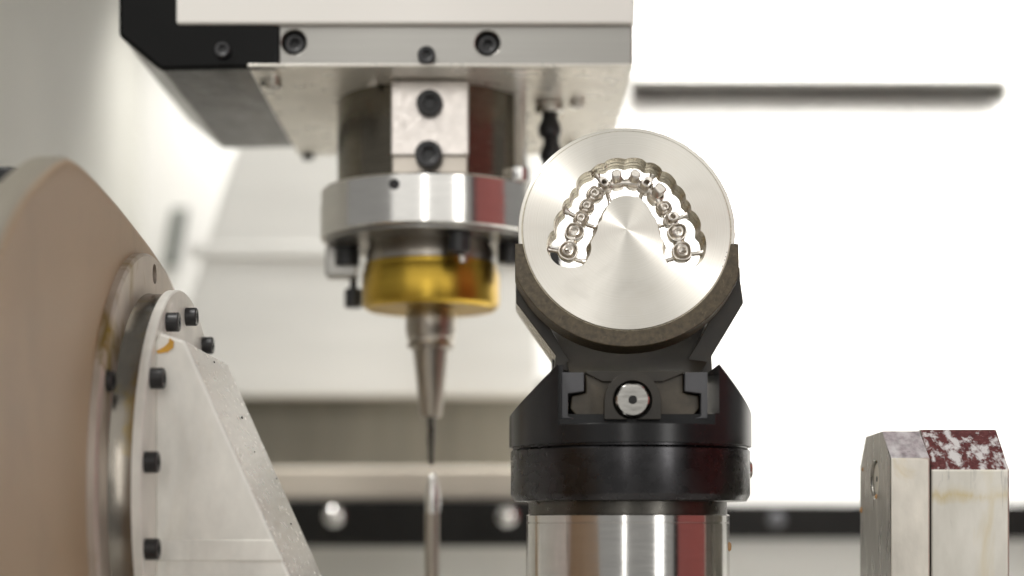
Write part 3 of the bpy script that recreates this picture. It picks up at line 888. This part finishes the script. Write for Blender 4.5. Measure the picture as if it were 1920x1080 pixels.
# housing: rounded profile in the YZ plane, extruded along X
hp_ = [(0.45, 0.0), (0.45, 0.12), (0.50, 0.205), (0.545, 0.248), (0.595, 0.292), (0.628, 0.318), (0.664, 0.3365), (0.688, 0.3455), (0.705, 0.348), (0.73, 0.3478), (0.775, 0.3450), (0.82, 0.3405), (0.865, 0.335), (0.91, 0.325), (0.95, 0.30), (0.975, 0.26), (0.98, 0.2), (0.98, 0.0)]
sm = crom(hp_[1:-1], 5) + [hp_[-2]]
full = [hp_[0]] + sm + [hp_[-1]]
xh = -0.1685
fp = [Vector((xh, y * 0.957, 0.2 + (z - 0.2) * 0.957)) for y, z in full]
fp[0].z = 0; fp[-1].z = 0
put('housing', prism(fp, (-0.0150, 0, 0)), 'tan', rot, smooth=True, bevel=0.004, seg=4, mats=['tan', 'taupe'], fm=lambda p, me, mw: 0 if abs(p.normal.x) > 0.7 else 1)
cp = P(18, 332, 0.64)
put('rear_case', box(-0.36, xh - 0.0165, 0.68, 0.93, 0.0, P(0, 335, 0.68).z), 'taupe', rot, bevel=0.008, seg=3)
put('cap', lathe((P(18, 0, 0.72).x, 0.72, P(0, 335, 0.68).z - 0.002), (0, 0, 1), [(0.0085, 0), (0.0085, 0.0120), (0.0072, 0.0135), (0.0, 0.0138)], 32), 'rubber', rot, smooth=True)
rn_, hubR = 0.111, 0.0945
def xring(x, r, n=128):
    return ring((x, RY, RZ), (1, 0, 0), r, n)
flg = put('flange_disc', loft([xring(xh - 0.002, rn_), xring(xf - 0.0012, rn_), xring(xf, rn_ - 0.0012), xring(xf, hubR * 0.6)]), 'rot_flange', rot)
hole = P(291, 512, RY)
cut(flg, [cyl((xf - 0.009, RY, RZ + 0.1027), (xf + 0.01, RY, RZ + 0.1027), 0.0046, 32), cyl((xf - 0.009, RY - 0.092, RZ + 0.046), (xf + 0.01, RY - 0.092, RZ + 0.046), 0.005, 24)])
put('flange_bolt', screw_head((xf - 0.009, RY, RZ + 0.1027), (1, 0, 0), 0.0040, 0.004), 'socket', rot, smooth=True)
put('flange_bolt', screw_head((xf - 0.009, RY - 0.092, RZ + 0.046), (1, 0, 0), 0.0043, 0.0115), 'black', rot, smooth=True)
xe = P(331, 0, RY).x
hub = put('hub', loft([xring(xf - 0.001, hubR - 0.001), xring(xf + 0.001, hubR - 0.0018), xring(xe - 0.0005, hubR - 0.0018), xring(xe, hubR - 0.0022), xring(xe, 0.02)]), 'hub', rot, smooth=True)
# mounting plate on the hub face
put('face_plate', loft([xring(xe - 0.0003, hubR), xring(xe + 0.0032, hubR), xring(xe + 0.0038, hubR - 0.0006), xring(xe + 0.0038, 0.02)]), 'bracket', rot, smooth=True)
xp = xe + 0.0038
def face_bolt(px, py):
    # where the line of sight meets the plate plane
    Y = xp * F / (px - 960)
    z_ = EYE + (HOR - py) * Y / F
    put('bolt', screw_head((xp, Y, z_), (1, 0, 0), 0.0042, 0.0052 if px > 340 else 0.0056), 'black', rot, smooth=True)
face_bolt(349, 594); face_bolt(380, 648); face_bolt(313, 604)
for py, yy in ((708, 0.7215), (866, 0.7095), (1030, 0.7105)):
    z_ = EYE + (HOR - py) * yy / F
    put('bolt', screw_head((xp - 0.0006, yy + 0.004, z_), (1, 0, 0), 0.0045, 0.0062), 'black', rot, smooth=True)
def patch(name, mat, pts, Y):
    put(name, prism([P(x, y, Y) for x, y in pts], (0, 0.0003, 0)), mat, rot)
# sloping bracket block
Yg0, Yg1 = 0.735, 0.845
g0 = P(338, 630, Yg0); g1 = P(541, 1080, Yg0)
sl = (g1.z - g0.z) / (g1.x - g0.x)
zb_ = 0.0
xb = g0.x + (zb_ - g0.z) / sl
bp = [Vector((xp - 0.0005, Yg0, g0.z - 0.003)), Vector((xp + 0.0016, Yg0, g0.z + 0.0015)), Vector((g0.x + 0.002, Yg0, g0.z - 0.002 )), Vector((xb, Yg0, zb_)), Vector((xp - 0.0005, Yg0, zb_))]
put('bracket', prism(bp, (0, Yg1 - Yg0, 0)), 'bracket', rot, bevel=0.0012, mats=['bracket', 'bracket_slope'], fm=lambda p, me, mw: 1 if (p.normal.x > 0.3 and abs(p.normal.y) < 0.3) else 0)
q0_ = P(300, 1052, Yg0); q1_ = P(519, 1012, Yg0)
put('raised_rib', prism([Vector((xp, Yg0 - 0.0005, q0_.z)), Vector((q1_.x + 0.003, Yg0 - 0.0005, q0_.z)), Vector((q1_.x - 0.0015, Yg0 - 0.0005, q1_.z)), Vector((xp, Yg0 - 0.0005, q1_.z))], (0, 0.001, 0)), 'bracket', rot, bevel=0.0004)

# ================================================================== the two blocks at the right
bl = thing('steel_block', 'dark scratched steel block with a round recess, left of the pair at right', 'block', (P(1700, 0, 0.79).x, 0.80, 0))
X0, X1 = 0.1675, P(1744, 0, 0.77).x
prf = [(0.77, 0.0), (0.77, 0.2297), (0.789, 0.2425), (0.8246, 0.2419), (0.8380, 0.228), (0.8380, 0.0)]
b1 = put('body', prism([Vector((X0, y, z)) for y, z in prf], (X1 - X0, 0, 0)), 'block_dark', bl, mats=['block_dark', 'block_pale', 'pale_wet'],
         fm=lambda p, me, mw: 0 if p.normal.x < -0.5 else (2 if p.normal.z > 0.3 and p.normal.y < -0.3 else 1))
cut(b1, [cyl((X0 - 0.01, 0.804, 0.2212), (X0 + 0.003, 0.804, 0.2212), 0.0088, 40)])
add_bevel(b1, 0.0008)
put('plug', cyl((X0 + 0.0031, 0.8045, 0.2212), (X0 + 0.0012, 0.8045, 0.2212), 0.0076, 36, 0.0004), 'block_pale', bl, smooth=True)
put('plug_hole_shade', cyl((X0 + 0.0025, 0.8045, 0.2212), (X0 + 0.00105, 0.8045, 0.2212), 0.0013, 16), 'socket', bl)  # small black disc in place of a hole's shaded inside
def drop(parent, p, r, k=1.5):
    p = Vector(p)
    put('coolant_drop', loft([ring(p + Vector((0, 0, h * r * k)), (0, 0, 1), max(1e-5, r * q), 14) for q, h in ((0, -1), (0.7, -0.75), (1, -0.25), (0.85, 0.3), (0.5, 0.8), (0, 1))]), 'drop', parent, smooth=True)
def onside(px, py):
    Y = X0 * F / (px - 960)
    return (X0, Y, EYE + (HOR - py) * Y / F)
drop(bl, onside(1643.5, 931), 0.00085); drop(bl, onside(1616, 956), 0.0011); drop(bl, onside(1618, 880), 0.0007)
bl2 = thing('aluminium_block', 'pale stained metal block with a red reflection painted on its sloping top at far right', 'block', (P(1825, 0, 0.79).x, 0.80, 0))
X2, X3 = P(1746, 0, 0.77).x, P(1893, 0, 0.77).x
prf = [(0.77, 0.0), (0.77, 0.2245), (0.791, 0.2433), (0.8246, 0.2425), (0.8380, 0.228), (0.8380, 0.0)]
put('body', prism([Vector((X2, y, z)) for y, z in prf], (X3 - X2, 0, 0)), 'block_pale', bl2, bevel=0.0008, mats=['block_front', 'red_reflection_paint', 'block_dark'],
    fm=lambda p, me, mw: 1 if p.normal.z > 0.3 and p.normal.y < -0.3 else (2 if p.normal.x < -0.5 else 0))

patch('coolant_stain', 'stain', [(318, 633), (326, 640), (325, 652), (314, 660), (296, 663), (293, 658), (308, 650), (316, 642)], Yg0 - 0.0004)

# dark chips lying on the wet slope
def on_slope(px, py):
    # the slope plane contains the front edge g0-g1 and the Y direction
    rx, rz = (px - 960) / F, (HOR - py) / F
    Y = (EYE - g0.z + sl_ * g0.x) / (sl_ * rx - rz)
    return Vector((rx * Y, Y, EYE + rz * Y))
sl_ = (g1.z - g0.z) / (g1.x - g0.x)
for px, py, r in ((448, 786, 0.0008), (513, 900, 0.0005), (396, 682, 0.0006), (472, 850, 0.0004), (540, 985, 0.0005)):
    q = on_slope(px, py)
    put('metal_chip', lathe(q + Vector((0.0014, 0, 0.0007)), (0.9, 0, 0.42), [(r * 0.6, -0.0003), (r, 0.0), (r * 0.7, r * 0.6), (0, r * 0.8)], 7), 'black', rot)
